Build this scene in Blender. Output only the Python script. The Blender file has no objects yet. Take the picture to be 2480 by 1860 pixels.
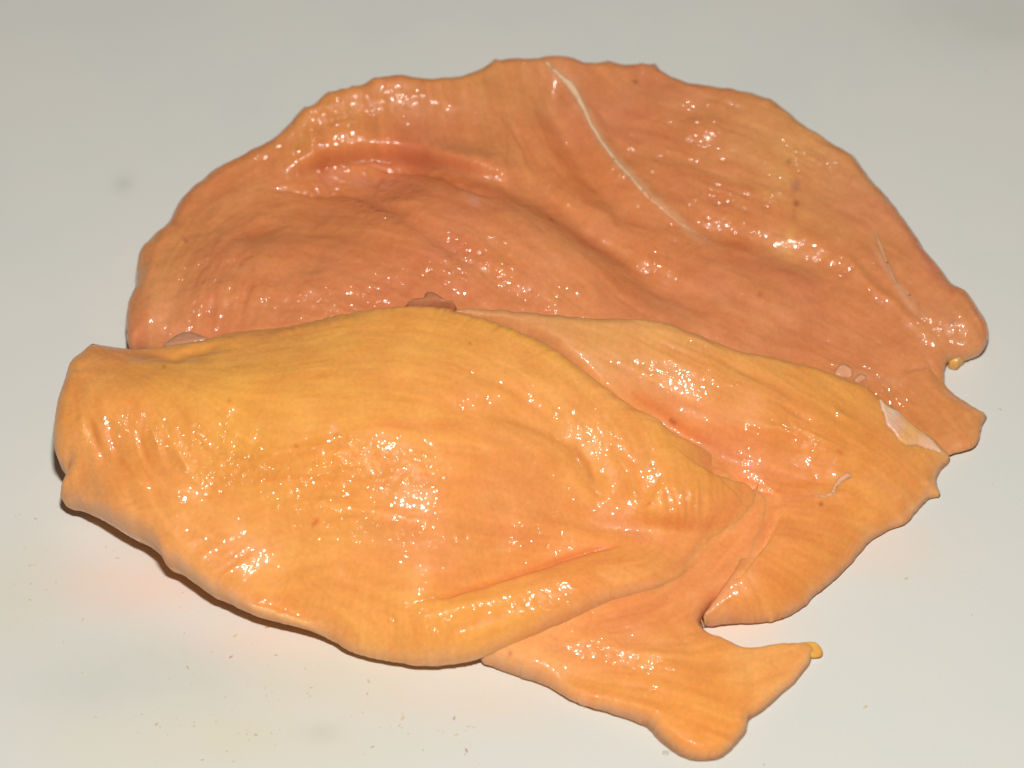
import bpy, math, random
import numpy as np

# ------------------------------------------------------------------ camera, light, exposure
S = bpy.context.scene
C = S.collection
MM = 0.001
ELEV = math.radians(52.0)          # camera looks down at the table by this angle
DIST = 700.0                       # mm to the point aimed at
FOC = 106.8
ce, se = math.cos(ELEV), math.sin(ELEV)
CAM = np.array([0.0, -DIST * ce, DIST * se])
F_ = np.array([0.0, ce, -se]); R_ = np.array([1.0, 0, 0]); U_ = np.array([0.0, se, ce])

cd = bpy.data.cameras.new('camera'); cam = bpy.data.objects.new('camera', cd); C.objects.link(cam)
cam.location = tuple(CAM * MM); cam.rotation_euler = (math.pi / 2 - ELEV, 0, 0)
cd.lens = FOC; cd.sensor_width = 36.0; cd.clip_start = 0.01; cd.clip_end = 50
cd.dof.use_dof = True; cd.dof.focus_distance = 0.672; cd.dof.aperture_fstop = 12
S.camera = cam

W = bpy.data.worlds.new('World'); S.world = W; W.use_nodes = True
bg = W.node_tree.nodes['Background']
bg.inputs['Color'].default_value = (1.0, 0.96, 0.90, 1); bg.inputs['Strength'].default_value = 0.05

ld = bpy.data.lights.new('camera_flash', 'AREA'); lo = bpy.data.objects.new('camera_flash', ld); C.objects.link(lo)
ld.shape = 'RECTANGLE'; ld.size = 0.042; ld.size_y = 0.026; ld.energy = 5.1; ld.color = (1.0, 0.97, 0.925)
fl = CAM + U_ * 165 + R_ * 14 - F_ * 10
lo.location = tuple(fl * MM)
from mathutils import Vector
lo.rotation_euler = (Vector((0.0, -10 * MM, 0)) - Vector(tuple(fl * MM))).to_track_quat('-Z', 'Y').to_euler()

S.render.engine = 'CYCLES'
S.view_settings.view_transform = 'Standard'; S.view_settings.look = 'None'
S.view_settings.exposure = 0.0; S.view_settings.gamma = 1.0
S.render.resolution_x = 1024; S.render.resolution_y = 768

# ------------------------------------------------------------------ picture <-> world (mm)
K = 36.0 / FOC / 2480.0
def unproj(px, py, z):
    px = np.asarray(px, float); py = np.asarray(py, float); z = np.asarray(z, float)
    u = (px - 1240) * K; v = (930 - py) * K
    d = F_ + u[..., None] * R_ + v[..., None] * U_
    t = (z - CAM[2]) / d[..., 2]
    return CAM + t[..., None] * d
def proj(x, y, z):
    P = np.stack([x, y, z], -1) - CAM
    f = P @ F_
    return 1240 + (P @ R_) / f / K, 930 - (P @ U_) / f / K

# ------------------------------------------------------------------ numeric helpers
def vnoise(x, y, s, seed):
    """smooth value noise in about -1..1, feature size s"""
    r = np.random.RandomState(seed); T = r.rand(256, 256) * 2 - 1
    X = x / s + 1000.37; Y = y / s + 1000.71
    i = np.floor(X).astype(int); j = np.floor(Y).astype(int); fx = X - i; fy = Y - j
    fx = fx * fx * fx * (fx * (fx * 6 - 15) + 10); fy = fy * fy * fy * (fy * (fy * 6 - 15) + 10)
    g = lambda a, b: T[a % 256, b % 256]
    return (g(i, j) * (1 - fx) + g(i + 1, j) * fx) * (1 - fy) + (g(i, j + 1) * (1 - fx) + g(i + 1, j + 1) * fx) * fy
def fnoise(x, y, s, seed, oct=3, gain=.5):
    a = 1.0; t = 0; n = 0
    for k in range(oct):
        c, q = math.cos(.7 * k + .3), math.sin(.7 * k + .3)
        t = t + a * vnoise(x * c - y * q, x * q + y * c, s / 2 ** k, seed + 17 * k); n += a; a *= gain
    return t / n
def tps(pts, vals):
    pts = np.asarray(pts, float); vals = np.asarray(vals, float); n = len(pts)
    def ph(r2): return 0.5 * r2 * np.log(r2 + 1e-9)
    d2 = ((pts[:, None] - pts[None]) ** 2).sum(-1)
    A = np.zeros((n + 3, n + 3)); A[:n, :n] = ph(d2) + np.eye(n) * 40.0
    A[:n, n] = 1; A[:n, n + 1:] = pts; A[n, :n] = 1; A[n + 1:, :n] = pts.T
    w = np.linalg.solve(A, np.concatenate([vals, [0, 0, 0]]))
    def f(x, y):
        sh = np.shape(x); q = np.stack([np.ravel(x), np.ravel(y)], -1); out = np.empty(len(q))
        for a in range(0, len(q), 40000):
            b = q[a:a + 40000]; e = ((b[:, None] - pts[None]) ** 2).sum(-1)
            out[a:a + 40000] = ph(e) @ w[:n] + w[n] + b @ w[n + 1:]
        return out.reshape(sh)
    return f
def polydist(px, py, pts):
    """distance to a polyline, signed side (+ = left of travel with y down), arclength fraction"""
    pts = np.asarray(pts, float); best = np.full(px.shape, 1e9); side = np.ones(px.shape); tt = np.zeros(px.shape)
    L = np.hypot(*(pts[1:] - pts[:-1]).T); T = L.sum(); acc = 0
    for k in range(len(pts) - 1):
        a, b = pts[k], pts[k + 1]; d = b - a; l2 = max((d ** 2).sum(), 1e-6)
        t = np.clip(((px - a[0]) * d[0] + (py - a[1]) * d[1]) / l2, 0, 1)
        qx = px - a[0] - t * d[0]; qy = py - a[1] - t * d[1]; r = np.hypot(qx, qy)
        m = r < best
        best = np.where(m, r, best); side = np.where(m, np.sign(qx * d[1] - qy * d[0] + 1e-9), side)
        tt = np.where(m, (acc + t * L[k]) / T, tt); acc += L[k]
    return best, side, tt
def feature(px, py, f, wx, wy):
    kind, pts, s, amp = f[:4]; s2 = f[4] if len(f) > 4 else s * 4
    d, sd, t = polydist(px + wx, py + wy, pts)
    if len(pts) == 2 and pts[0] == pts[1]: tap = 1
    else:
        tap = np.clip(np.sin(np.pi * np.clip(t, 0.0, 1)) * 1.35, 0, 1); tap = tap * tap * (3 - 2 * tap)
    if kind == 'ridge': return 0.72 * amp * np.exp(-(d / s) ** 2) * tap        # rounded, either sign
    if kind == 'spot':  return amp * np.exp(-(d / s) ** 2)
    if kind == 'crease': return -amp * np.exp(-d / s) * tap             # sharp fold line
    if kind == 'step':                                                   # left side stands above right side
        return amp * 0.5 * (1 + np.tanh(sd * d / s)) * np.exp(-(d / s2) ** 2) * tap
    raise ValueError(kind)
def lin(c):
    c = np.asarray(c, float) / 255.0
    return np.where(c <= 0.04045, c / 12.92, ((c + 0.055) / 1.055) ** 2.4)

def resample(o, step, rough, seed):
    """closed outline [(px,py,...)] -> dense, slightly ragged"""
    o = np.asarray(o, float); n = len(o); out = []
    for k in range(n):
        p0, p1, p2, p3 = o[(k - 1) % n], o[k], o[(k + 1) % n], o[(k + 2) % n]
        m = max(1, int(np.hypot(*(p2 - p1)[:2]) / step))
        for j in range(m):
            t = j / m
            cr = 0.5 * (2 * p1 + (p2 - p0) * t + (2 * p0 - 5 * p1 + 4 * p2 - p3) * t * t + (3 * p1 - p0 - 3 * p2 + p3) * t ** 3)
            li = p1 + (p2 - p1) * t
            q = cr * .85 + li * .15; q[2:] = li[2:]; out.append(q)
    out = np.array(out)
    tang = np.roll(out[:, :2], -1, 0) - np.roll(out[:, :2], 1, 0); tang /= np.hypot(*tang.T)[:, None] + 1e-9
    nrm = np.stack([tang[:, 1], -tang[:, 0]], -1)
    s = np.cumsum(np.hypot(*(out[:, :2] - np.roll(out[:, :2], 1, 0)).T))
    r = fnoise(s, s * 0 + seed * 3.1, 26, seed, 3, .55) * rough
    out[:, :2] += nrm * r[:, None]
    return out

def inside_grid(xs, ys, poly):
    M = np.zeros((len(ys), len(xs)), bool); a = poly; b = np.roll(poly, -1, 0)
    for r, y in enumerate(ys):
        m = (a[:, 1] > y) != (b[:, 1] > y)
        if not m.any(): continue
        xc = np.sort(a[m, 0] + (y - a[m, 1]) * (b[m, 0] - a[m, 0]) / (b[m, 1] - a[m, 1]))
        M[r] = (np.searchsorted(xc, xs) % 2) == 1
    return M

def blur(A, n):
    for _ in range(n):
        A = (np.roll(A, 1, 0) + 2 * A + np.roll(A, -1, 0)) / 4; A = (np.roll(A, 1, 1) + 2 * A + np.roll(A, -1, 1)) / 4
    return A
def lic(shape, dx, dy, seed, pre, steps):
    """noise drawn out along a flow field: the grain of the muscle"""
    r = np.random.RandomState(seed); N = blur(r.randn(*shape), pre); N /= N.std()
    jj, ii = np.meshgrid(np.arange(shape[1]), np.arange(shape[0])); acc = N.copy()
    def samp(A, y, x):
        y = np.clip(y, 0, shape[0] - 1.001); x = np.clip(x, 0, shape[1] - 1.001)
        i = y.astype(int); j = x.astype(int); fy = y - i; fx = x - j
        return (A[i, j] * (1 - fx) + A[i, j + 1] * fx) * (1 - fy) + (A[i + 1, j] * (1 - fx) + A[i + 1, j + 1] * fx) * fy
    for sgn in (1, -1):
        x = jj.astype(float); y = ii.astype(float)
        for k in range(steps):
            vx = samp(dx, y, x); vy = samp(dy, y, x); x = x + sgn * vx; y = y + sgn * vy
            acc += samp(N, y, x) * (1 - k / steps)
    return acc / acc.std()

def mesh_object(name, verts, faces, mat, parent=None, col=None, rip=None):
    me = bpy.data.meshes.new(name)
    v = np.asarray(verts, np.float32) * MM; f = np.asarray(faces, np.int32)
    me.vertices.add(len(v)); me.vertices.foreach_set('co', v.ravel())
    k = f.shape[1]
    me.loops.add(f.size); me.loops.foreach_set('vertex_index', f.ravel())
    me.polygons.add(len(f)); me.polygons.foreach_set('loop_start', np.arange(0, f.size, k, dtype=np.int32))
    me.polygons.foreach_set('use_smooth', np.ones(len(f), bool))
    me.update(calc_edges=True); me.validate()
    if col is not None:
        a = me.attributes.new('tone', 'FLOAT_COLOR', 'POINT')
        a.data.foreach_set('color', np.concatenate([col, np.ones((len(col), 1))], 1).astype(np.float32).ravel())
    if rip is not None:
        a = me.attributes.new('ripple', 'FLOAT', 'POINT'); a.data.foreach_set('value', rip.astype(np.float32))
    me.materials.append(mat)
    o = bpy.data.objects.new(name, me); C.objects.link(o); o.parent = parent
    return o

def idw(px, py, pts, sig):
    pts = [(p[0], p[1], np.atleast_1d(p[2]).astype(float)) for p in pts]
    num = 0; den = 0
    for x, y, c in pts:
        w = np.exp(-((px - x) ** 2 + (py - y) ** 2) / (2 * sig * sig)) + 1e-7 / (1 + ((px - x) ** 2 + (py - y) ** 2) / 1e4)
        num = num + w[..., None] * c; den = den + w
    return num / den[..., None]

GRID = {}
def slab(name, outline, heights, mat, parent, w=5.0, w2=6.0, pitch=0.33, rough=1.6, feats=(), cols=(), tints=(),
         ripples=(), base_rip=0.12, flow=(), fib=0.05, lump=0.5, seed=1, warp=14, floor=0.2, drape=None, colsig=95, pleat=0.0, swell=True, mean=None, even=0.0, gain=1.05, blend=(), strands=(), pale=0.0, ripk=1.0, tintk=.62):
    """One piece of flesh as a closed body: a relief upper side, a rounded rim that follows the outline and an underside."""
    o = resample(outline, 3.0, rough, seed)
    if drape is None:
        hp = unproj([h[0] for h in heights], [h[1] for h in heights], [h[2] for h in heights])
        Hf = tps(hp[:, :2], [h[2] for h in heights])
    else:
        Hf = drape
    zb = o[:, 2].copy()
    if drape is not None:
        zb = np.full(len(o), np.nan); gap = np.full(len(o), 1e9); zc = np.zeros(len(o))
        for z_ in np.arange(40, 0, -.1):
            P = unproj(o[:, 0], o[:, 1], np.full(len(o), z_)); e_ = z_ - drape(P[:, 0], P[:, 1])
            m_ = np.isnan(zb) & (e_ <= 0); zb[m_] = z_
            m_ = e_ < gap; gap[m_] = e_[m_]; zc[m_] = z_
        zb = np.where(np.isnan(zb), zc, zb) + o[:, 2]
    P = unproj(o[:, 0], o[:, 1], zb)
    if drape is None and swell:
        # move the rim in by as much as the rounded side swells past it, seen along the lens axis
        goal = o[:, :2].copy(); ti = np.roll(goal, -8, 0) - np.roll(goal, 8, 0); ti /= np.hypot(*ti.T)[:, None] + 1e-9
        kw = np.hanning(25); kw /= kw.sum()
        for it in range(5):
            tw = np.roll(P[:, :2], -8, 0) - np.roll(P[:, :2], 8, 0); tw /= np.hypot(*tw.T)[:, None] + 1e-9
            area = 0.5 * np.sum(P[:, 0] * np.roll(P[:, 1], -1) - P[:, 1] * np.roll(P[:, 0], -1)); sg = 1 if area > 0 else -1
            nw = np.stack([tw[:, 1], -tw[:, 0]], -1) * sg           # outward in the world
            mi = np.stack([-ti[:, 1], ti[:, 0]], -1) * sg           # outward in the picture (y down)
            sh = np.full(len(o), -1e9)
            for up in (1, 0):
                ww = w if up else w2
                for q_ in (0, .04, .1, .2, .35, .55, .8, 1.0, 1.4, 2.0, 2.8):
                    if not up and q_ > 1: continue
                    dd = q_ * ww; X_ = P[:, 0] - nw[:, 0] * dd; Y_ = P[:, 1] - nw[:, 1] * dd; e_ = math.sqrt(max(0, 1 - (1 - min(q_, 1)) ** 2))
                    Z_ = zb + (np.maximum(Hf(X_, Y_), zb + .4) - zb) * e_ if up else zb - (zb - floor) * e_
                    qx, qy = proj(X_, Y_, Z_); sh = np.maximum(sh, (qx - goal[:, 0]) * mi[:, 0] + (qy - goal[:, 1]) * mi[:, 1])
            sh = np.clip(sh, -60, 60); sh = np.convolve(np.concatenate([sh[-12:], sh, sh[:12]]), kw, 'valid')
            tot = ((goal - o[:, :2]) * mi).sum(1); step_ = np.clip(tot + .8 * sh, 0, 110) - tot
            o[:, :2] -= mi * step_[:, None]
            P = unproj(o[:, 0], o[:, 1], zb)
    poly = P[:, :2]
    x0, y0 = poly.min(0) - 1.5; x1, y1 = poly.max(0) + 1.5
    xs = np.arange(x0, x1, pitch); ys = np.arange(y0, y1, pitch)
    M = inside_grid(xs, ys, poly); X, Y = np.meshgrid(xs, ys)
    # distance to the rim and rim data, only where inside
    idx = np.argwhere(M); q = np.stack([X[M], Y[M]], -1)
    dist = np.empty(len(q)); near = np.empty(len(q), int); pf = poly.astype(np.float32); p2 = (pf ** 2).sum(1)
    cen = pf.mean(0); pc = pf - cen; p2 = (pc ** 2).sum(1)
    for s in range(0, len(q), 20000):
        b_ = (q[s:s + 20000] - cen).astype(np.float32); D = p2[None] - 2 * b_ @ pc.T
        n_ = D.argmin(1); near[s:s + 20000] = n_
    dist = np.hypot(*(q - poly[near]).T)
    keep = dist > 0.35 * pitch
    M2 = np.zeros_like(M); M2[idx[keep, 0], idx[keep, 1]] = True
    Q = M2[:-1, :-1] & M2[1:, :-1] & M2[:-1, 1:] & M2[1:, 1:]
    cnt = np.zeros(M.shape, int); cnt[:-1, :-1] += Q; cnt[1:, :-1] += Q; cnt[:-1, 1:] += Q; cnt[1:, 1:] += Q
    V = cnt > 0; ids = -np.ones(M.shape, int); ids[V] = np.arange(V.sum())
    DI = np.zeros(M.shape); DI[M] = dist; NE = np.zeros(M.shape, int); NE[M] = near
    rimv = cnt[V] < 4
    vx = X[V].copy(); vy = Y[V].copy(); vd = DI[V].copy(); vn = NE[V]
    vx[rimv] = poly[vn[rimv], 0]; vy[rimv] = poly[vn[rimv], 1]; vd[rimv] = 0
    zr = zb[vn]
    H0 = Hf(vx, vy)
    if drape is None: H0 = np.maximum(H0, zr + 0.4 - 0.7 * vd)
    calm = np.ones(vx.shape); cmix = []
    for fn, line, rad, reach in blend:          # where this piece melts into the one it lies on
        S_ = fn(vx, vy, True); ok = np.isfinite(S_); bx, by = proj(vx, vy, H0)
        dl, _, _ = polydist(bx, by, line); t_ = np.clip(1 - vd / reach, 0, 1); t_ = t_ * t_ * (3 - 2 * t_)
        m_ = np.where(ok, np.clip(1.35 * np.exp(-(dl / rad) ** 2), 0, 1) * t_, 0)
        calm *= 1 - m_
        H0 = H0 * (1 - m_) + (np.where(ok, S_, 0) - 0.12) * m_
        zr = zr * (1 - m_) + (np.where(ok, S_, 0) - 0.35) * m_
        cmix.append((fn, m_))
    px, py = proj(vx, vy, H0)
    wx = fnoise(vx, vy, 9, seed + 5) * warp; wy = fnoise(vx, vy, 9, seed + 6) * warp
    # grain
    if drape is None:
        gx, gy = proj(X, Y, np.full(X.shape, float(np.median(H0))))
        dv = idw(gx, gy, [(f[0], f[1], [math.cos(2 * math.radians(f[2])), math.sin(2 * math.radians(f[2]))]) for f in flow], 110)
        th = 0.5 * np.arctan2(dv[..., 1], dv[..., 0]) + 0.12 * fnoise(X, Y, 7, seed + 9)
        ux = np.cos(th); uy = -np.sin(th) / se; n = np.hypot(ux, uy); ux /= n; uy /= n
        L1 = lic(X.shape, ux, uy, seed + 20, 1, int(6 / pitch)); L2 = lic(X.shape, ux, uy, seed + 21, 5, int(10 / pitch))
        L3 = lic(X.shape, ux, uy, seed + 22, 22, int(9 / pitch))
        l1, l2, l3 = L1[V], L2[V], L3[V]
    else:
        l1 = fnoise(vx, vy, .9, seed + 20); l2 = fnoise(vx, vy, 2.5, seed + 21); l3 = l2
    rip = np.full(vx.shape, base_rip)
    for x, y, sx, sy, a in ripples:
        rip += ripk * a * np.exp(-((px + wx - x) / sx) ** 2 - ((py + wy - y) / sy) ** 2)
    H = H0 + lump * (0.62 * fnoise(vx, vy, 13, seed + 2, 2) + 0.34 * fnoise(vx, vy, 5, seed + 3, 2) + 0.16 * fnoise(vx, vy, 2.2, seed + 4, 2))
    for f in feats: H = H + feature(px, py, f, wx * .5, wy * .5)
    H = H0 + (H - H0) * calm
    rr = np.clip(rip, 0, 1.3)
    fx_ = np.ones(vx.shape)
    for x, y, sx, sy, a in strands: fx_ += a * np.exp(-((px + wx - x) / sx) ** 2 - ((py + wy - y) / sy) ** 2)
    H = H + fib * (0.6 * l1 + 1.1 * l2 + 1.1 * l3) * (0.55 + 0.9 * rr) * fx_ * (.3 + .7 * calm) + (0 if drape is not None else 0.13) * rr * fnoise(vx, vy, 1.7, seed + 7, 2)
    if pleat: H = H + pleat * fnoise(np.arctan2(vy - cen[1], vx - cen[0]) * 60, vd * .12, 1.7, seed + 31, 2) * np.exp(-vd / 4.0)
    if drape is None:
        r = np.clip(vd / w, 0, 1); top = zr + (np.maximum(H, zr * 0 + 0.5) - zr) * np.sqrt(1 - (1 - r) ** 2)
        r2 = np.clip(vd / w2, 0, 1); bot = zr - (zr - floor) * np.sqrt(1 - (1 - r2) ** 2)
        top = np.maximum(top, bot + 0.05)
    else:
        r = np.clip(vd / w, 0, 1); th_ = o[vn, 3] if o.shape[1] > 3 else w2
        top = H0 + zr * 0 + o[vn, 2] + th_ * np.sqrt(1 - (1 - r) ** 2) * (1 + .5 * (H - H0) / (np.abs(H - H0).max() + 1e-6))
        bot = H0 - 0.25 - 0.3 * r
        zr = H0 + o[vn, 2]
    top[rimv] = zr[rimv]
    # colour: flesh tones, with some shade put in as tints
    cx, cy = px + wx * 2, py + wy * 2
    col = lin(idw(cx, cy, [(c[0], c[1], np.array(c[2], float)) for c in cols], colsig))
    if mean is not None: col = col * (1 - even) + lin(mean) * even
    col = col * gain; g_ = col.mean(1, keepdims=True); col = g_ + (col - g_) * 1.03
    mot = fnoise(vx, vy, 6, seed + 40, 3)[:, None]; mot2 = fnoise(vx, vy, 16, seed + 41, 2)[:, None]; mot3 = fnoise(vx, vy, 2.4, seed + 43, 3)[:, None]
    col = col * (1 + 0.035 * l2[:, None] * np.array([.3, .9, 1.0]) * (fib / .05) ** .5 + 0.02 * l1[:, None] + 0.022 * l3[:, None] * np.array([.3, 1, 1]))
    col = col * (1 + mot * np.array([.03, .08, .12]) + mot2 * np.array([.02, .05, -.07]) + mot3 * np.array([.03, .06, .09]))
    for f in tints:       # (kind, pts, sigma, rgb, strength)
        k = feature(px, py, ('spot' if f[0] == 'spot' else 'ridge', f[1], f[2], 1.0 if f[0] == 'spot' else 1 / .72), wx * .35, wy * .35)
        k = np.clip(k * f[4] * (.65 if f[0] == 'spot' else tintk) * (1 + .35 * mot3[:, 0]), 0, 1)[:, None]
        col = col * (1 - k) + lin(f[3]) * k
    if pale:
        k = (np.exp(-vd / .9) * pale * (1 + .6 * mot3[:, 0]))[:, None]; k = np.clip(k * calm[:, None], 0, 1); col = col * (1 - k) + lin((238, 184, 146)) * k
    for fn, m_ in cmix:
        nc = fn.colour(vx, vy); ok = np.isfinite(nc[:, :1]); m3 = np.clip(m_ * 1.25, 0, 1)[:, None]; col = np.where(ok, col * (1 - m3) + np.nan_to_num(nc) * m3, col)
    col = np.clip(col, 0.01, 0.93)
    # faces
    A = ids[:-1, :-1][Q]; B = ids[:-1, 1:][Q]; Cc = ids[1:, 1:][Q]; Dd = ids[1:, :-1][Q]
    n = len(vx); bi = np.arange(n) + n; bi[rimv] = np.arange(n)[rimv]
    bmap = -np.ones(2 * n, int); bmap[:n] = np.arange(n); inner = np.where(~rimv)[0]; bmap[inner + n] = n + np.arange(len(inner))
    fb = np.stack([bi[A], bi[Dd], bi[Cc], bi[B]], -1); fb = bmap[fb]
    ft = np.stack([A, B, Cc, Dd], -1)
    # quads whose corners are all on the rim would double: split them off the lower side only
    vt = np.stack([vx, vy, top], -1); vb = np.stack([vx, vy, bot], -1)[inner]
    allrim = rimv[A] & rimv[B] & rimv[Cc] & rimv[Dd]; fb = fb[~allrim]
    ob = mesh_object(name, np.concatenate([vt, vb]), np.concatenate([ft, fb]), mat, parent,
                     np.concatenate([col, col[inner]]), np.concatenate([rip, rip[inner]]))
    # height lookup so that scraps can be laid on this surface
    Z = np.full(M.shape, np.nan); Z[V] = top
    def hf(x, y, gaps=False):
        j = np.clip(((np.asarray(x) - x0) / pitch), 0, len(xs) - 1.01); i = np.clip(((np.asarray(y) - y0) / pitch), 0, len(ys) - 1.01)
        a = i.astype(int); c = j.astype(int); fy = i - a; fx = j - c; Zf = Z if gaps else np.nan_to_num(Z, nan=0.5)
        return (Zf[a, c] * (1 - fx) + Zf[a, c + 1] * fx) * (1 - fy) + (Zf[a + 1, c] * (1 - fx) + Zf[a + 1, c + 1] * fx) * fy
    Cg = np.full(M.shape + (3,), np.nan); Cg[V] = col
    def colour(x, y):
        j = np.clip(((x - x0) / pitch + .5), 0, len(xs) - 1).astype(int); i = np.clip(((y - y0) / pitch + .5), 0, len(ys) - 1).astype(int); return Cg[i, j]
    hf.colour = colour
    return ob, hf

# ------------------------------------------------------------------ materials
def nodes(name):
    m = bpy.data.materials.new(name); m.use_nodes = True; nt = m.node_tree
    b = nt.nodes['Principled BSDF']
    def N(t, **kw):
        n = nt.nodes.new(t)
        for k, v in kw.items():
            if k in n.bl_rna.properties.keys(): setattr(n, k, v)
            else: n.inputs[k].default_value = v
        return n
    return m, nt, b, N, nt.links.new
def math_node(N, L, op, a, b):
    n = N('ShaderNodeMath', operation=op)
    for i, v in enumerate((a, b)):
        if hasattr(v, 'is_output'): L(v, n.inputs[i])
        else: n.inputs[i].default_value = v
    return n.outputs[0]

def flesh(name, sss=0.6, rad=0.0034, rough=0.42, coat=1.0, amp=1.0):
    m, nt, b, N, L = nodes(name)
    at = N('ShaderNodeAttribute', attribute_name='tone'); rp = N('ShaderNodeAttribute', attribute_name='ripple')
    tc = N('ShaderNodeTexCoord'); mp = N('ShaderNodeMapping'); mp.inputs['Scale'].default_value = (1000, 1000, 1000)
    L(tc.outputs['Object'], mp.inputs['Vector'])
    # faint mottling of the flesh
    n1 = N('ShaderNodeTexNoise', Scale=1.1, Detail=5.0, Roughness=0.65); L(mp.outputs[0], n1.inputs['Vector'])
    mr = N('ShaderNodeMapRange'); mr.inputs['From Min'].default_value = .3; mr.inputs['From Max'].default_value = .7
    mr.inputs['To Min'].default_value = .93; mr.inputs['To Max'].default_value = 1.07; L(n1.outputs[0], mr.inputs['Value'])
    vm = N('ShaderNodeVectorMath', operation='SCALE'); L(at.outputs['Color'], vm.inputs[0]); L(mr.outputs[0], vm.inputs['Scale'])
    L(vm.outputs[0], b.inputs['Base Color'])
    b.inputs['Roughness'].default_value = rough; b.inputs['IOR'].default_value = 1.38
    b.inputs['Subsurface Weight'].default_value = sss; b.inputs['Subsurface Radius'].default_value = (1.0, 0.42, 0.2)
    b.inputs['Subsurface Scale'].default_value = rad
    cw = N('ShaderNodeMath', operation='MULTIPLY_ADD', use_clamp=True); L(rp.outputs['Fac'], cw.inputs[0]); cw.inputs[1].default_value = 1.0 * coat; cw.inputs[2].default_value = .4; L(cw.outputs[0], b.inputs['Coat Weight']); b.inputs['Coat Roughness'].default_value = 0.105; b.inputs['Coat IOR'].default_value = 1.36
    # wet film: beads and wrinkles about a millimetre apart
    wv = N('ShaderNodeTexNoise', Scale=0.6, Detail=2.0); L(mp.outputs[0], wv.inputs['Vector'])
    ad = N('ShaderNodeVectorMath', operation='MULTIPLY_ADD'); L(wv.outputs['Color'], ad.inputs[0]); ad.inputs[1].default_value = (.9, .9, .9); L(mp.outputs[0], ad.inputs[2])
    v1 = N('ShaderNodeTexVoronoi', feature='SMOOTH_F1', Scale=0.62, Smoothness=0.25, Randomness=1.0); L(ad.outputs[0], v1.inputs['Vector'])
    n2 = N('ShaderNodeTexNoise', Scale=0.45, Detail=2.0, Roughness=0.5); L(mp.outputs[0], n2.inputs['Vector'])
    dm = math_node(N, L, 'MULTIPLY', math_node(N, L, 'MULTIPLY', v1.outputs['Distance'], v1.outputs['Distance']), -0.46)
    hgt = math_node(N, L, 'ADD', math_node(N, L, 'MULTIPLY', n2.outputs[0], 0.85), dm)
    r = math_node(N, L, 'ADD', math_node(N, L, 'MULTIPLY', rp.outputs['Fac'], 0.75), 0.24)
    n4 = N('ShaderNodeTexNoise', Scale=0.22, Detail=1.0); L(mp.outputs[0], n4.inputs['Vector'])
    pt = N('ShaderNodeMapRange'); pt.inputs['From Min'].default_value = .36; pt.inputs['From Max'].default_value = .62; pt.inputs['To Min'].default_value = .45; pt.inputs['To Max'].default_value = 1.25; L(n4.outputs[0], pt.inputs['Value'])
    hgt = math_node(N, L, 'MULTIPLY', hgt, math_node(N, L, 'MULTIPLY', r, pt.outputs[0]))
    bp = N('ShaderNodeBump', Strength=1.0, Distance=0.001 * amp); L(hgt, bp.inputs['Height'])
    L(bp.outputs[0], b.inputs['Coat Normal'])
    bp2 = N('ShaderNodeBump', Strength=1.0, Distance=0.00009 * amp); L(hgt, bp2.inputs['Height']); L(bp2.outputs[0], b.inputs['Normal'])
    b.inputs['Specular IOR Level'].default_value = 0.25
    return m
M_FLESH = flesh('wet_raw_flesh')
M_THIN = flesh('thin_flesh', sss=0.5, rad=0.003)
M_SKIN = flesh('white_sinew', sss=0.3, rad=0.001, amp=.6)
M_FAT = flesh('yellow_fat', sss=0.5, rad=0.002, amp=.5)

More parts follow.
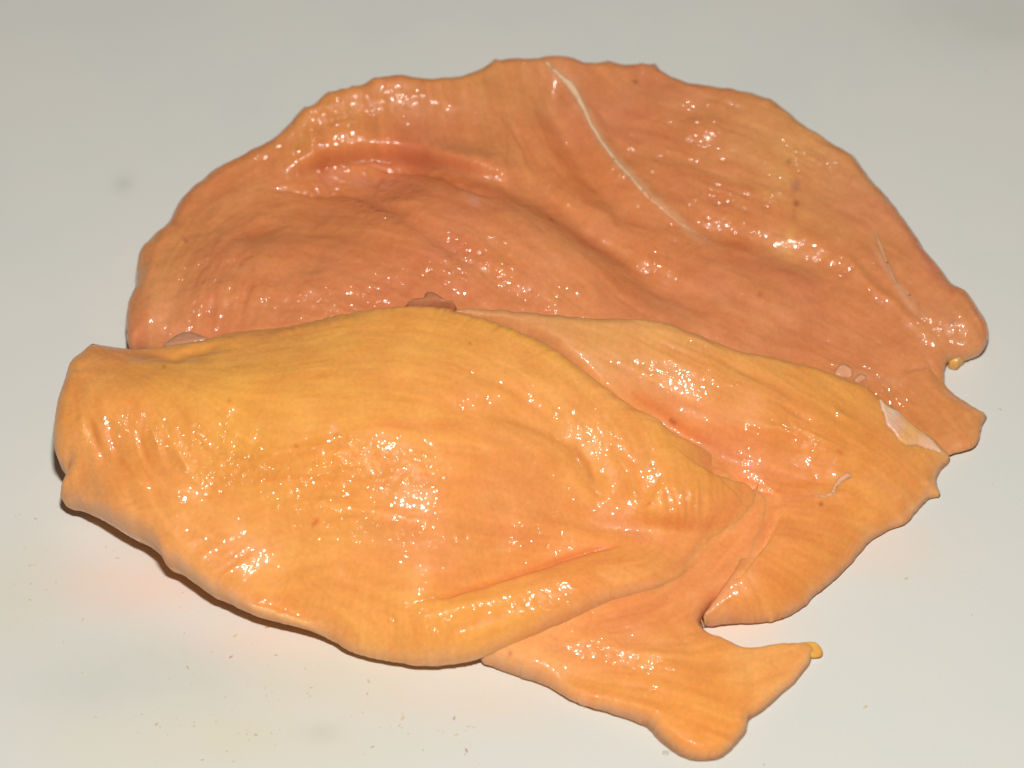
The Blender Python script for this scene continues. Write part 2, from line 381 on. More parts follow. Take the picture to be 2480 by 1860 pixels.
def table_material():
    m, nt, b, N, L = nodes('white_laminate')
    tc = N('ShaderNodeTexCoord'); mp = N('ShaderNodeMapping'); mp.inputs['Scale'].default_value = (1000, 1000, 1000)
    L(tc.outputs['Object'], mp.inputs['Vector'])
    def mix(fac, a, c):
        n = N('ShaderNodeMix', data_type='RGBA'); L(fac, n.inputs[0])
        if hasattr(a, 'is_output'): L(a, n.inputs[6])
        else: n.inputs[6].default_value = (*a, 1)
        n.inputs[7].default_value = (*c, 1); return n.outputs[2]
    n1 = N('ShaderNodeTexNoise', Scale=0.018, Detail=4.0, Roughness=.6); L(mp.outputs[0], n1.inputs['Vector'])
    r1 = N('ShaderNodeMapRange'); r1.inputs['From Min'].default_value = .35; r1.inputs['From Max'].default_value = .7; L(n1.outputs[0], r1.inputs['Value'])
    col = mix(r1.outputs[0], (0.675, 0.685, 0.64), (0.715, 0.70, 0.65))
    # fine paper-like speckle
    n2 = N('ShaderNodeTexNoise', Scale=1.6, Detail=3.0); L(mp.outputs[0], n2.inputs['Vector'])
    r2 = N('ShaderNodeMapRange'); r2.inputs['From Min'].default_value = .52; r2.inputs['From Max'].default_value = .8; r2.inputs['To Max'].default_value = .16; L(n2.outputs[0], r2.inputs['Value'])
    col = mix(r2.outputs[0], col, (0.60, 0.585, 0.53))
    # stains left by the meat, grey smudges and a darker far right corner: (px, py, radius mm, colour, strength)
    sep = N('ShaderNodeSeparateXYZ'); L(mp.outputs[0], sep.inputs[0])
    wn = N('ShaderNodeTexNoise', Scale=0.05, Detail=4.0, Roughness=.6); L(mp.outputs[0], wn.inputs['Vector'])
    for px, py, rx, ry, c, st in [(330, 1420, 17, 9, (.80, .60, .50), .42), (620, 1560, 16, 7, (.82, .62, .52), .34), (760, 1650, 22, 9, (.74, .64, .46), .30),
                                  (1180, 1690, 22, 8, (.80, .64, .50), .28), (300, 445, 2.6, 3.0, (.56, .56, .50), .4), (780, 1775, 4, 2.5, (.55, .54, .49), .35),
                                  (50, 1450, 10, 16, (.66, .60, .44), .22), (2400, 40, 26, 12, (.56, .55, .50), .28), (340, 1640, 30, 12, (.58, .59, .52), .35),
                                  (2150, 1330, 14, 8, (.80, .66, .55), .3), (1780, 1530, 12, 5, (.86, .66, .52), .35), (560, 1800, 40, 9, (.70, .64, .47), .3)]:
        st = min(.85, st * 1.7)
        p = unproj(px, py, 0.0)
        dx = math_node(N, L, 'DIVIDE', math_node(N, L, 'SUBTRACT', sep.outputs[0], float(p[0])), rx)
        dy = math_node(N, L, 'DIVIDE', math_node(N, L, 'SUBTRACT', sep.outputs[1], float(p[1])), ry)
        d2 = math_node(N, L, 'ADD', math_node(N, L, 'MULTIPLY', dx, dx), math_node(N, L, 'MULTIPLY', dy, dy))
        d2 = math_node(N, L, 'ADD', d2, math_node(N, L, 'MULTIPLY', math_node(N, L, 'SUBTRACT', wn.outputs[0], .5), 1.6))
        g = math_node(N, L, 'POWER', 2.718, math_node(N, L, 'MULTIPLY', math_node(N, L, 'MAXIMUM', d2, 0.0), -1.0))
        col = mix(math_node(N, L, 'MULTIPLY', g, st), col, c)
    L(col, b.inputs['Base Color'])
    b.inputs['Roughness'].default_value = 0.55; b.inputs['Specular IOR Level'].default_value = 0.3
    n3 = N('ShaderNodeTexNoise', Scale=1.2, Detail=4.0); L(mp.outputs[0], n3.inputs['Vector'])
    bp = N('ShaderNodeBump', Strength=.35, Distance=0.0001); L(n3.outputs[0], bp.inputs['Height']); L(bp.outputs[0], b.inputs['Normal'])
    return m

def plain(name, c, rough=.5, **kw):
    m, nt, b, N, L = nodes(name)
    tc = N('ShaderNodeTexCoord'); n = N('ShaderNodeTexNoise', Scale=900.0, Detail=3.0); L(tc.outputs['Object'], n.inputs['Vector'])
    mr = N('ShaderNodeMapRange'); mr.inputs['To Min'].default_value = .75; mr.inputs['To Max'].default_value = 1.2; L(n.outputs[0], mr.inputs['Value'])
    vm = N('ShaderNodeVectorMath', operation='SCALE'); vm.inputs[0].default_value = c; L(mr.outputs[0], vm.inputs['Scale']); L(vm.outputs[0], b.inputs['Base Color'])
    b.inputs['Roughness'].default_value = rough
    for k, v in kw.items(): b.inputs[k.replace('_', ' ')].default_value = v
    return m

def thing(name, label, cat, loc=(0, 0, 0), group=None):
    o = bpy.data.objects.new(name, None); C.objects.link(o); o.location = loc; o.empty_display_size = .02
    o['label'] = label; o['category'] = cat
    if group: o['group'] = group
    return o

# ------------------------------------------------------------------ setting: the white worktop
XS = np.linspace(-420, 420, 43); YS = np.linspace(-330, 620, 49)
gx, gy = np.meshgrid(XS, YS); nx = len(XS); ii = np.arange(len(YS) - 1)[:, None] * nx + np.arange(nx - 1)[None]
ff = np.stack([ii, ii + 1, ii + nx + 1, ii + nx], -1).reshape(-1, 4)
tb = mesh_object('worktop', np.stack([gx.ravel(), gy.ravel(), 0 * gx.ravel()], -1), ff, table_material())
sm = tb.modifiers.new('thickness', 'SOLIDIFY'); sm.thickness = 0.018; sm.offset = -1
tb['kind'] = 'structure'; tb['label'] = 'white worktop with faint stains under the raw meat'

# ------------------------------------------------------------------ back fillet
bf = thing('chicken_fillet', 'pinkish brown raw chicken fillet lying behind, with a white sinew running across it', 'raw meat', group='raw chicken fillets')

BACK = [(319,850,8),(306,800,8),(309,741,8),(328,691,8),(331,642,8),(339,608,8),(368,576,7),(398,548,7),(422,509,6),(447,475,6),(482,440,6),
 (526,406,6),(570,383,6),(610,361,6),(644,344,6),(669,319,6),(692,306,7),(695,288,7),(713,280,7),(743,260,7),(763,245,7),(792,229,7),
 (809,227,7),(824,214,7),(849,214,7),(876,199,7),(905,190,7),(950,180,7),(979,179,7),(1038,187,7),(1088,185,7),(1132,178,7),(1162,159,7),
 (1196,148,7),(1236,143,7),(1287,144,7),(1334,137,7),(1356,135,7),(1397,142,7),(1437,151,7),(1472,143,7),(1518,155,7),(1565,149,7),
 (1596,158,7),(1625,176,6.5),(1652,196,6.2),(1709,208,6),(1779,220,6),(1837,234,6),(1883,256,6),(1929,288,6),(1970,320,6),(2028,358,6),
 (2080,398,6),(2120,447,6),(2155,488,6),(2184,525,6),(2219,575,5),(2247,615,5),(2282,656,5),(2311,690,5),(2346,713,5),(2369,748,5),
 (2392,789,5),(2395,818,4.5),(2381,852,4),(2340,873,3.5),(2300,876,3),(2288,896,3),(2288,910,2.5),(2291,933,2),(2317,956,2),(2357,985,2),(2378,998,1.8),
 (2391,1009,1.2),(2379,1031,1.5),(2373,1062,1.8),(2357,1084,1.8),(2304,1102,1.8),(2200,1130,1.5),(1900,1110,2),(1500,1040,3),(1000,960,4),(600,920,5),(400,890,6)]
BACK_H = [(340,760,14),(380,620,14),(480,500,14),(620,410,16),(760,325,20),(900,245,22.5),(1050,240,22.5),(1200,220,21.5),(1350,210,20),(1500,220,20),
 (1700,290,19),(1900,380,17),(2050,520,13),(2200,680,11),(2320,770,10),(2350,830,8),(600,600,17),(600,760,15.5),(850,560,18),(1000,480,20),(1150,560,20),
 (1300,640,18),(900,700,17),(1150,760,15.5),(820,420,12.5),(1000,405,13),(1300,430,15),(1500,450,15.5),(1700,480,14.5),(1500,590,14),(1700,620,13),(1900,640,12),
 (1500,760,13.5),(1800,780,10),(2050,800,8),(2200,860,6),(2200,950,4.5),(2300,1020,4),(450,840,11),(1300,900,11),(800,900,13)]
BACK_F = [
 ('step', [(1330,395),(1290,432),(1230,445),(1150,428),(1050,402),(960,388),(880,385),(800,398),(720,410),(640,425)][::-1], 10, 3.8, 80), ('spot', [(1225,350),(1235,370)], 60, 1.4), ('crease', [(690,425),(760,408),(840,396),(900,388),(980,396),(1060,408),(1150,432),(1230,447)], 7, 1.6), ('crease', [(870,420),(900,440),(915,462)], 6, 1.0), ('ridge', [(820,300),(840,360)], 30, .8), ('ridge', [(1000,230),(1020,330)], 34, -.9),
 ('ridge', [(1090,190),(1160,240),(1250,300),(1290,390)], 60, 1.6),
 ('ridge', [(1335,150),(1330,260),(1380,340),(1440,440),(1560,560)], 30, -3.2),
 ('ridge', [(1380,200),(1425,290),(1490,390),(1580,490),(1700,570)], 16, 1.0),
 ('ridge', [(930,420),(1100,450),(1250,520),(1400,640),(1520,740)], 70, 2.4),
 ('ridge', [(1180,440),(1320,500),(1470,600),(1600,690),(1750,760)], 38, -3.8),
 ('ridge', [(860,470),(940,500),(1040,560),(1120,630),(1220,700),(1330,740)], 20, -1.3),
 ('ridge', [(470,640),(600,600),(760,620)], 50, 1.2),
 ('spot', [(600,570),(640,560)], 30, -1.3), ('ridge', [(700,520),(860,560),(980,640)], 40, -.9), ('ridge', [(420,720),(560,700),(760,700),(900,660)], 36, .9),
 ('crease', [(600,450),(700,462),(830,470),(930,500),(1010,520)], 7, 0.8),
 ('crease', [(860,400),(960,418),(1060,435),(1150,470),(1220,490)], 6, 1.2),
 ('ridge', [(1480,280),(1620,300),(1800,350),(1950,440)], 26, .9),
 ('ridge', [(1500,360),(1680,400),(1850,450)], 14, -.7),
 ('ridge', [(1640,530),(1760,560),(1900,600),(2060,690)], 30, -2.3),
 ('ridge', [(2020,590),(2110,700),(2240,800)], 14, .8),
 ('ridge', [(480,430),(420,520),(370,620),(340,720)], 16, .6),
 ('ridge', [(1700,640),(1850,720),(2000,780)], 30, .8),
 ('crease', [(2180,900),(2250,880),(2290,925)], 8, .8),
 ('ridge', [(1600,330),(1700,250),(1760,225)], 20, -.7),
]
BR = (206,138,94); BR2 = (212,128,82); BY = (214,154,98)
BACK_C = [(340,760,(214,146,98)),(360,620,(212,156,100)),(500,540,(210,132,82)),(700,560,(206,126,76)),(560,700,(210,132,84)),(800,640,(214,134,84)),(750,760,(212,140,92)),
 (560,420,(206,134,84)),(760,320,(214,154,92)),(900,250,(212,150,92)),(1050,240,(206,136,86)),(1180,220,(206,146,92)),(1240,400,(212,142,86)),(1350,180,(212,150,104)),
 (850,400,(204,108,70)),(1050,420,(206,112,74)),(1100,520,(216,138,94)),(1300,620,(220,142,98)),(1400,700,(216,146,102)),(1400,440,(212,128,78)),(1500,540,(218,144,84)),
 (1450,260,(206,130,86)),(1550,340,(208,134,84)),(1700,400,(210,138,84)),(1620,210,(200,136,98)),(1800,280,(206,150,100)),(1950,400,(214,164,104)),(2080,480,(204,144,98)),
 (1650,580,(210,126,76)),(1800,600,(208,130,80)),(1980,620,(210,136,88)),(1500,680,(212,130,80)),(1700,720,(214,146,100)),(1900,760,(210,138,94)),(2100,740,(214,140,92)),
 (2250,680,(204,132,92)),(2340,780,(218,162,104)),(2100,860,(204,128,84)),(2200,930,(210,136,82)),(2330,1040,(220,164,98)),(2250,1060,(212,140,84)),(1000,700,(210,130,84))]
BACK_T = [('line', [(p_[0], p_[1]) for p_ in [(1290,130),(1350,175),(1379,200),(1414,262),(1455,340),(1530,430),(1605,505),(1692,567),(1780,620)]], 11, (222,168,124), .7),
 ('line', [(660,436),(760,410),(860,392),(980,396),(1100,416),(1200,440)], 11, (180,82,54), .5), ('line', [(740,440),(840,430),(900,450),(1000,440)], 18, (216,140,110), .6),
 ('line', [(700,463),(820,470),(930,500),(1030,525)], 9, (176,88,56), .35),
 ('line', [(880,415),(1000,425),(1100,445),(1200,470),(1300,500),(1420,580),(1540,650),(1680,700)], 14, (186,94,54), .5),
 ('line', [(1280,250),(1325,320),(1400,420),(1480,490)], 24, (196,104,60), .4),
 ('spot', [(600,570),(640,556)], 16, (184,96,54), .45),
 ('line', [(1460,300),(1600,330),(1720,380)], 14, (194,104,66), .35), ('line', [(1560,410),(1700,430),(1860,470)], 9, (194,108,70), .35),
 ('spot', [(1780,575),(1800,580)], 22, (206,92,48), .55), ('line', [(1700,610),(1850,640),(2000,700)], 16, (192,108,68), .4),
 ('line', [(1900,440),(2000,500),(2120,560)], 10, (192,112,78), .35),
 ('spot', [(1911,391),(1912,392)], 6, (130,50,50), .7), ('spot', [(1930,440),(1925,460)], 9, (150,90,110), .45), ('spot', [(1930,496),(1931,497)], 7, (120,20,35), .95),
 ('spot', [(1925,518),(1926,530)], 6, (150,70,80), .5), ('spot', [(1916,560),(1912,600)], 12, (226,176,104), .6),
 ('spot', [(1539,192),(1540,193)], 6, (110,60,40), .8), ('spot', [(1332,521),(1333,522)], 5, (150,40,20), .8), ('spot', [(2305,776),(2306,777)], 6, (130,60,20), .8),
 ('spot', [(1840,718),(1841,719)], 5, (140,70,60), .6), ('spot', [(447,578),(450,582)], 5, (160,80,90), .7),
 ('spot', [(1150,492),(1152,496)], 12, (220,170,160), .5), ('spot', [(755,715),(757,718)], 8, (224,170,150), .5), ('spot', [(922,440),(925,442)], 9, (190,60,50), .5),
 ('line', [(2195,545),(2240,620),(2290,690)], 9, (190,100,90), .4), ('spot', [(2306,708),(2308,706)], 8, (170,60,40), .5),
 ('line', [(2352,722),(2378,770),(2392,820)], 5, (190,90,70), .5), ('line', [(2385,845),(2350,868),(2320,880)], 5, (120,90,80), .7),  # grey line: thin shadow and dark skin of the lifted edge, as colour
 ('line', [(2110,590),(2150,660),(2190,720),(2240,780)], 7, (228,170,140), .5),
 ('line', [(2060,900),(2110,915),(2200,930)], 8, (228,170,140), .3), ('line', [(2270,930),(2310,960),(2380,1004)], 5, (230,180,160), .5)]
BACK_R = [(880,500,80,40,.6),(560,690,90,50,.5),(820,290,120,50,.8),(760,350,60,40,.7),(640,400,60,30,.7),(800,430,110,35,.8),(960,490,90,60,.7),(1130,430,90,25,.7),(1230,330,25,50,.6),(1100,640,110,60,.7),
 (1300,720,80,40,.7),(480,620,70,80,.7),(520,720,110,60,.6),(760,740,150,40,.9),(900,680,70,40,.7),(1180,620,60,60,.6),(1540,400,70,60,.8),(1700,300,70,60,.6),(1780,480,110,50,.9),
 (1950,400,90,70,.7),(1620,590,80,40,.6),(2030,640,60,50,.5),(2320,800,70,60,.7),(2060,900,60,40,.6),(2150,950,60,30,.7),(1350,480,50,30,.5)]
BACK_FL = [(340,760,85),(370,600,110),(480,480,135),(600,440,165),(900,250,95),(750,300,75),(1100,260,80),(1400,250,60),(1600,320,14),(1800,420,14),(2000,520,30),(1600,500,20),(1900,620,20),
 (2200,720,45),(1400,650,35),(1000,520,20),(700,640,10),(1700,760,20),(2100,850,10),(2300,1030,60),(500,700,100)]

ob, hB = slab('muscle', BACK, BACK_H, M_FLESH, bf, w=6.5, w2=3.5, rough=2.0, feats=BACK_F, cols=BACK_C, tints=BACK_T, ripples=BACK_R, base_rip=.22,
              flow=BACK_FL, fib=.03, lump=.95, seed=11, tintk=.85, pleat=.3, mean=(213,138,92), even=.45, gain=1.03, pale=.2, ripk=1.35)

def ribbon(pts, n=4):
    """a line with widths -> closed outline (px, py, lift, thickness)"""
    p = np.array(pts, float); q = []
    for k in range(len(p) - 1):
        for j in range(n): q.append(p[k] + (p[k + 1] - p[k]) * j / n)
    q.append(p[-1]); q = np.array(q)
    t = np.gradient(q[:, :2], axis=0); t /= np.hypot(*t.T)[:, None]; nn = np.stack([-t[:, 1], t[:, 0]], -1)
    a = q[:, :2] + nn * q[:, 2:3] / 2; b = q[:, :2] - nn * q[:, 2:3] / 2
    return [(x, y, .05) for x, y in a] + [(x, y, .05) for x, y in b[::-1]]

SINEW = [(1322,150,3),(1350,178,6),(1379,203,16),(1397,230,15),(1414,264,11),(1431,303,9),(1455,341,8),(1489,386,6.5),(1530,432,6),(1570,478,5),(1605,507,4.5),(1646,541,4),(1692,567,3),(1732,592,2)]
WHITE = [(0, 0, (228,190,156))]
slab('sinew', ribbon(SINEW), None, M_SKIN, bf, w=.5, w2=.2, pitch=.17, rough=1.2, cols=WHITE, seed=31, drape=hB, base_rip=.3, fib=.01, lump=.2)
slab('sinew', ribbon([(2118,560,3),(2134,600,10),(2150,640,7),(2172,690,6),(2200,712,5),(2240,770,3)]), None, M_SKIN, bf, w=.3, w2=.1, pitch=.17, rough=1.6,
     cols=[(0,0,(208,152,116))], seed=32, drape=hB, base_rip=.3, fib=.01, lump=.2)
slab('membrane_scrap', [(2020,904,.1),(2040,880,.1),(2062,892,.1),(2064,912,.1),(2045,916,.1),(2030,912,.1)], None, M_SKIN, bf, w=.6, w2=.12, pitch=.2, rough=2.2,
     cols=[(0,0,(216,156,120))], seed=33, drape=hB, base_rip=.3, fib=.01, lump=.2)
slab('membrane_scrap', [(2066,922,.1),(2084,906,.1),(2100,912,.1),(2092,922,.1),(2078,926,.1)], None, M_SKIN, bf, w=.6, w2=.12, pitch=.2, rough=2.2,
     cols=[(0,0,(216,156,120))], seed=34, drape=hB, base_rip=.3, fib=.01, lump=.2)
slab('fat_tip', [(2296,886,1.5),(2302,872,1.8),(2330,868,2.0),(2336,876,1.8),(2326,884,1.5),(2318,893,1.2),(2306,892,1.2)],
     [(2300,880,2.6),(2330,875,3.2),(2310,885,2.6),(2315,870,3.4)], M_FAT, bf, w=.8, w2=.8, pitch=.2, rough=1.0, cols=[(0,0,(222,168,98))],
     flow=[(2300,880,0)], seed=35, swell=False, base_rip=.1, fib=.01, lump=.15)

# ------------------------------------------------------------------ front fillet
ff_ = thing('chicken_fillet', 'orange yellow raw chicken fillet in front, forked into two thin flaps at lower right', 'raw meat', group='raw chicken fillets')

# thin tail lobe at the bottom
TAIL = [(1164,1597,2.5),(1194,1617,1.2),(1253,1638,1.08),(1311,1658,1.2),(1358,1682,1.44),(1400,1705,2.6),(1458,1723,1.32),(1523,1744,1.08),(1564,1761,0.9),(1593,1791,0.72),
 (1629,1820,0.72),(1664,1838,0.72),(1711,1842,0.72),(1746,1835,0.72),(1770,1817,0.72),(1805,1779,0.72),(1817,1744,0.72),(1852,1720,0.72),(1887,1688,0.72),(1923,1655,0.72),
 (1958,1614,0.72),(1966,1597,0.72),(1975,1580,0.72),(1960,1562,0.84),(1934,1556,0.84),(1876,1561,0.84),(1834,1567,0.84),(1799,1567,0.84),(1746,1544,0.84),(1700,1521,0.84),
 (1720,1490,0.96),(1800,1440,1.2),(1880,1320,3),(1880,1220,4),(1780,1180,4),(1600,1240,4),(1400,1400,4),(1200,1520,4)]
TAIL_H = [(1180,1590,5.0),(1300,1600,6.5),(1400,1580,5.6),(1500,1520,8.5),(1400,1660,4.6),(1550,1600,5.9),(1620,1540,7.0),(1600,1680,5.9),(1700,1620,5.2),(1690,1700,6.2),(1700,1780,4.9),(1760,1780,4.0),
 (1780,1680,4.6),(1850,1620,3.4),(1930,1590,2.6),(1870,1660,3.1),(1690,1500,5.0),(1650,1420,8.5),(1750,1400,7.5),(1750,1300,8.5),(1820,1260,9.0),(1600,1330,9.0),(1500,1420,9.0),(1300,1500,7.0)]
TAIL_F = [('ridge', [(1250,1620),(1400,1640),(1560,1690),(1700,1720)], 22, -.7),('ridge', [(1300,1560),(1450,1560),(1600,1600),(1750,1660)], 22, .7),
 ('ridge', [(1620,1480),(1700,1550),(1800,1600)], 20, .5),('ridge', [(1810,1580),(1830,1660),(1800,1740)], 18, -.5),('ridge', [(1400,1700),(1550,1740),(1640,1800)], 18, .5),
 ('ridge', [(1840,1270),(1760,1380),(1640,1470),(1480,1540)], 20, .6),('ridge', [(1800,1270),(1700,1340),(1580,1400)], 12, -.5)]
TAIL_C = [(1680,1350,(224,144,92)),(1200,1600,(232,168,124)),(1300,1590,(230,158,104)),(1500,1560,(228,152,92)),(1500,1700,(234,160,90)),(1650,1620,(232,154,88)),(1700,1780,(236,160,72)),(1780,1740,(234,158,70)),
 (1850,1620,(234,166,98)),(1900,1660,(232,152,104)),(1950,1590,(236,170,92)),(1650,1500,(226,142,92)),(1700,1400,(226,146,96)),(1760,1320,(228,148,96)),(1550,1450,(226,142,88)),(1830,1260,(230,140,90)),(1600,1770,(234,152,86))]
TAIL_T = [('line', [(1170,1598),(1260,1636),(1360,1680),(1450,1718)], 9, (236,178,146), .6),('line', [(1400,1670),(1520,1690),(1660,1720)], 10, (230,140,60), .3),
 ('line', [(1560,1590),(1700,1640),(1800,1700)], 8, (236,146,76), .3),('line', [(1700,1340),(1620,1440),(1500,1540)], 10, (224,130,80), .35),('spot', [(1236,1583),(1237,1584)], 5, (150,80,50), .8),
 ('line', [(1890,1680),(1930,1640),(1962,1600)], 14, (232,156,120), .6)]
TAIL_R = [(1440,1530,60,30,.8),(1520,1580,80,30,.9),(1660,1550,50,20,.9),(1560,1620,60,30,.9),(1560,1680,60,30,.8),(1600,1710,30,20,.8),(1400,1560,60,15,.8)]
TAIL_FL = [(1200,1600,25),(1400,1620,14),(1600,1650,10),(1700,1750,30),(1850,1600,-5),(1900,1640,-40),(1500,1500,-15),(1650,1430,-45),(1780,1330,-50),(1400,1700,22)]
ob, hT = slab('tail_flap', TAIL, TAIL_H, M_THIN, ff_, w=2.2, w2=1.6, rough=2.4, feats=TAIL_F, cols=TAIL_C, tints=TAIL_T, ripples=TAIL_R, base_rip=.08, flow=TAIL_FL, fib=.045, lump=.4, seed=51, colsig=80, mean=(232,158,88), even=.35, pale=.5)

# inner muscle running from under the yellow part to the torn right side, with the wide thin lobe
INNER = [(1060,930,16),(1030,860,18),(1060,790,23),(1112,750,26.5),(1225,752,27),(1350,763,26),(1474,772,25),(1599,779,24),(1662,800,22),(1755,837,19),(1818,856,17),(1911,876,14),(1973,890,12),(2036,915,10),(2098,937,8),
 (2129,962,7),(2179,999,5.5),(2223,1037,4),(2267,1068,3),(2296,1098,1.32),(2302,1115,1.08),(2278,1140,0.96),(2268,1165,0.96),(2278,1202,0.9),(2250,1208,0.9),(2223,1236,0.96),(2193,1268,1.08),
 (2161,1281,1.08),(2134,1297,1.2),(2104,1314,1.2),(2067,1358,1.32),(2017,1409,1.44),(1975,1441,1.32),(1952,1467,1.2),(1911,1491,1.08),(1864,1506,1.2),(1770,1513,1.44),(1694,1518,2.6),
 (1708,1485,5),(1735,1444,6.6),(1764,1403,8),(1787,1362,9),(1799,1320,9.6),(1812,1280,9.8),(1815,1230,8),(1700,1230,8),(1500,1130,10),(1300,1000,14),(1180,960,18)]
INNER_H = [(1050,850,26),(1000,900,24),(1120,772,28.5),(1300,790,30),(1450,800,30),(1600,815,28.5),(1750,870,24.5),(1900,905,20),(2030,950,15),(2130,1000,11),(2220,1070,6.5),(2280,1115,3.6),(1350,860,29),(1450,900,27),(1550,900,26),
 (1700,960,23),(1850,1000,19.5),(1980,1020,16.5),(2080,1080,12),(2180,1130,7.5),(2240,1170,4),(1600,1000,20),(1700,1060,16.5),(1800,1080,14.5),(1900,1100,12.5),(2000,1140,10.5),(1760,1120,13),
 (1850,1190,10),(1950,1190,10),(2050,1180,9.5),(2150,1220,5.5),(1830,1250,10),(1900,1260,10),(2000,1270,8.5),(2100,1270,5),(1850,1350,10.2),(1950,1350,8.2),(2030,1340,5),(1800,1440,8.2),(1900,1430,6.2),
 (1960,1420,4.4),(1740,1480,5.8),(1850,1490,4),(1300,950,24),(1500,1050,18),(1650,1150,13)]
INNER_F = [('ridge', [(1530,960),(1620,1020),(1720,1080),(1830,1150)], 22, -1.6),('ridge', [(1640,1010),(1800,1040),(1960,1070),(2080,1090)], 30, .9),
 ('ridge', [(1560,860),(1750,920),(1950,990)], 20, .6),('ridge', [(1840,1180),(1920,1160),(2040,1170)], 18, -.6),('ridge', [(1830,1270),(1900,1230),(2000,1205),(2120,1190)], 12, .6),
 ('ridge', [(1850,1290),(1950,1310),(2060,1330)], 22, .5),('ridge', [(2150,1220),(2230,1190),(2270,1150)], 10, .5),('ridge', [(2180,1260),(2230,1180)], 12, -.5),
 ('ridge', [(1820,1330),(1840,1420),(1800,1480)], 30, .4)]
INNER_C = [(1130,755,(196,146,100)),(1350,780,(204,150,100)),(1550,800,(210,152,98)),(1400,850,(214,156,98)),(1600,880,(222,160,96)),(1800,920,(224,160,92)),(1980,960,(226,160,92)),(1550,960,(222,150,90)),
 (1720,1000,(226,150,88)),(1900,1030,(226,148,82)),(2080,1060,(228,156,86)),(2180,1130,(230,160,88)),(2260,1150,(228,160,98)),(1720,1070,(228,142,98)),(1800,1110,(226,142,96)),(1880,1180,(224,134,76)),(2000,1130,(230,144,78)),
 (1950,1240,(228,148,88)),(2100,1220,(232,154,78)),(1880,1310,(228,148,90)),(2000,1330,(230,150,78)),(1830,1400,(230,150,94)),(1900,1430,(230,154,70)),(1780,1470,(230,156,90)),(2080,1270,(230,158,90)),(2180,1230,(230,156,84)),(1850,1240,(228,142,90))]
INNER_T = [('line', [(1480,940),(1600,985),(1680,1045),(1760,1100)], 10, (222,108,48), .6),('spot', [(1626,1010),(1638,1018)], 4, (110,40,15), .8),
 ('line', [(1650,1055),(1740,1080),(1830,1130),(1880,1160)], 22, (230,146,110), .45),('line', [(1700,1030),(1850,1050),(2000,1080)], 8, (228,118,56), .35),
 ('line', [(1860,1220),(1960,1200),(2080,1205)], 6, (236,160,130), .4),('line', [(1820,1290),(1800,1370),(1750,1440),(1700,1512)], 7, (236,156,116), .5),
 ('line', [(2300,1118),(2230,1210),(2100,1318),(2000,1425),(1900,1498),(1760,1518)], 4.5, (238,180,140), .6),('line', [(2060,1170),(2110,1158),(2170,1190),(2210,1240)], 12, (232,150,104), .35),
 ('spot', [(2034,1094),(2040,1096)], 4, (200,50,20), .8),('spot', [(1987,1222),(1988,1223)], 4, (120,60,30), .8),('line', [(2230,1180),(2270,1160)], 8, (232,170,120), .5),
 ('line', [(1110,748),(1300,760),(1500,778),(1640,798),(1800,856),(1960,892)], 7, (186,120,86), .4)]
INNER_R = [(1680,850,50,40,.7),(1640,900,60,30,.9),(1760,920,60,40,1.0),(1700,830,40,15,.6),(1900,960,40,30,.6),(2035,1000,20,20,.7),(1900,1020,60,25,.8),(1950,1060,80,30,1.1),(1860,1050,80,20,.9),(1990,1080,60,20,.9),
 (1700,1050,25,18,.9),(1790,1110,35,20,.9),(1890,1170,20,20,.4),(1730,780+80,40,20,.6)]
INNER_FL = [(1120,755,8),(1350,790,10),(1600,830,14),(1850,920,20),(2050,1000,30),(1500,930,18),(1700,980,8),(1900,1040,6),(2100,1100,20),(1800,1110,30),(1850,1240,-15),(1950,1230,-3),(2080,1230,-20),(1950,1290,12),(2050,1340,15),(1830,1400,80),(1900,1440,60),(2230,1200,50)]
ob, hI = slab('inner_muscle', INNER, INNER_H, M_FLESH, ff_, w=3.6, w2=2.4, rough=2.8, feats=INNER_F, cols=INNER_C, tints=INNER_T, ripples=INNER_R, base_rip=.08, flow=INNER_FL, fib=.038, lump=.4, seed=71, colsig=80, mean=(228,156,88), even=.3, pale=.5, blend=[(hT, [(1808,1300),(1816,1265),(1815,1225)], 58, 14)], strands=[(1850,1050,220,70,1.3),(1650,850,200,60,.8),(1880,1230,120,60,1.2),(1250,770,200,40,1.5)])

# the big yellow outer muscle
OUTER = [(224,832,21),(193,856,21),(168,880,21),(152,928,20),(139,970,19),(131,1021,18),(131,1078,17),(141,1114,16),(155,1136,14),(166,1150,12),(152,1171,9.5),(146,1196,9),
 (157,1217,9),(193,1234,14),(249,1262,16),(296,1289,16.5),(358,1323,16),(389,1354,15.5),(450,1397,14.5),(497,1431,13.6),(518,1443,13.2),(554,1462,12.6),(617,1491,11.6),(689,1511,10),(746,1526,8.6),
 (804,1552,5),(840,1576,4.6),(907,1596,4.4),(959,1605,4.4),(1018,1614,4.6),(1076,1612,5),(1123,1604,5.5),(1164,1595,6),(1229,1571,7),(1311,1538,8),(1388,1506,8.8),(1476,1470,9.4),(1576,1442,9.6),
 (1664,1409,7),(1723,1356,5.5),(1780,1308,5.5),(1828,1262,6),(1842,1215,7),(1832,1182,8),(1805,1149,9.5),(1749,1112,11.5),(1686,1074,14.5),(1630,1046,18),(1599,1018,20.4),
 (1537,987,22),(1474,943,24),(1412,896,26),(1350,850,28),(1262,806,29.5),(1181,775,30.5),(1112,757,30.5),(1095,749,30),(1028,743,29),(925,746,28),(847,757,27),(770,775,26),(693,793,25),
 (615,800,24),(538,811,23),(461,828,22),(389,841,20),(316,845,19.5),(260,838,20)]
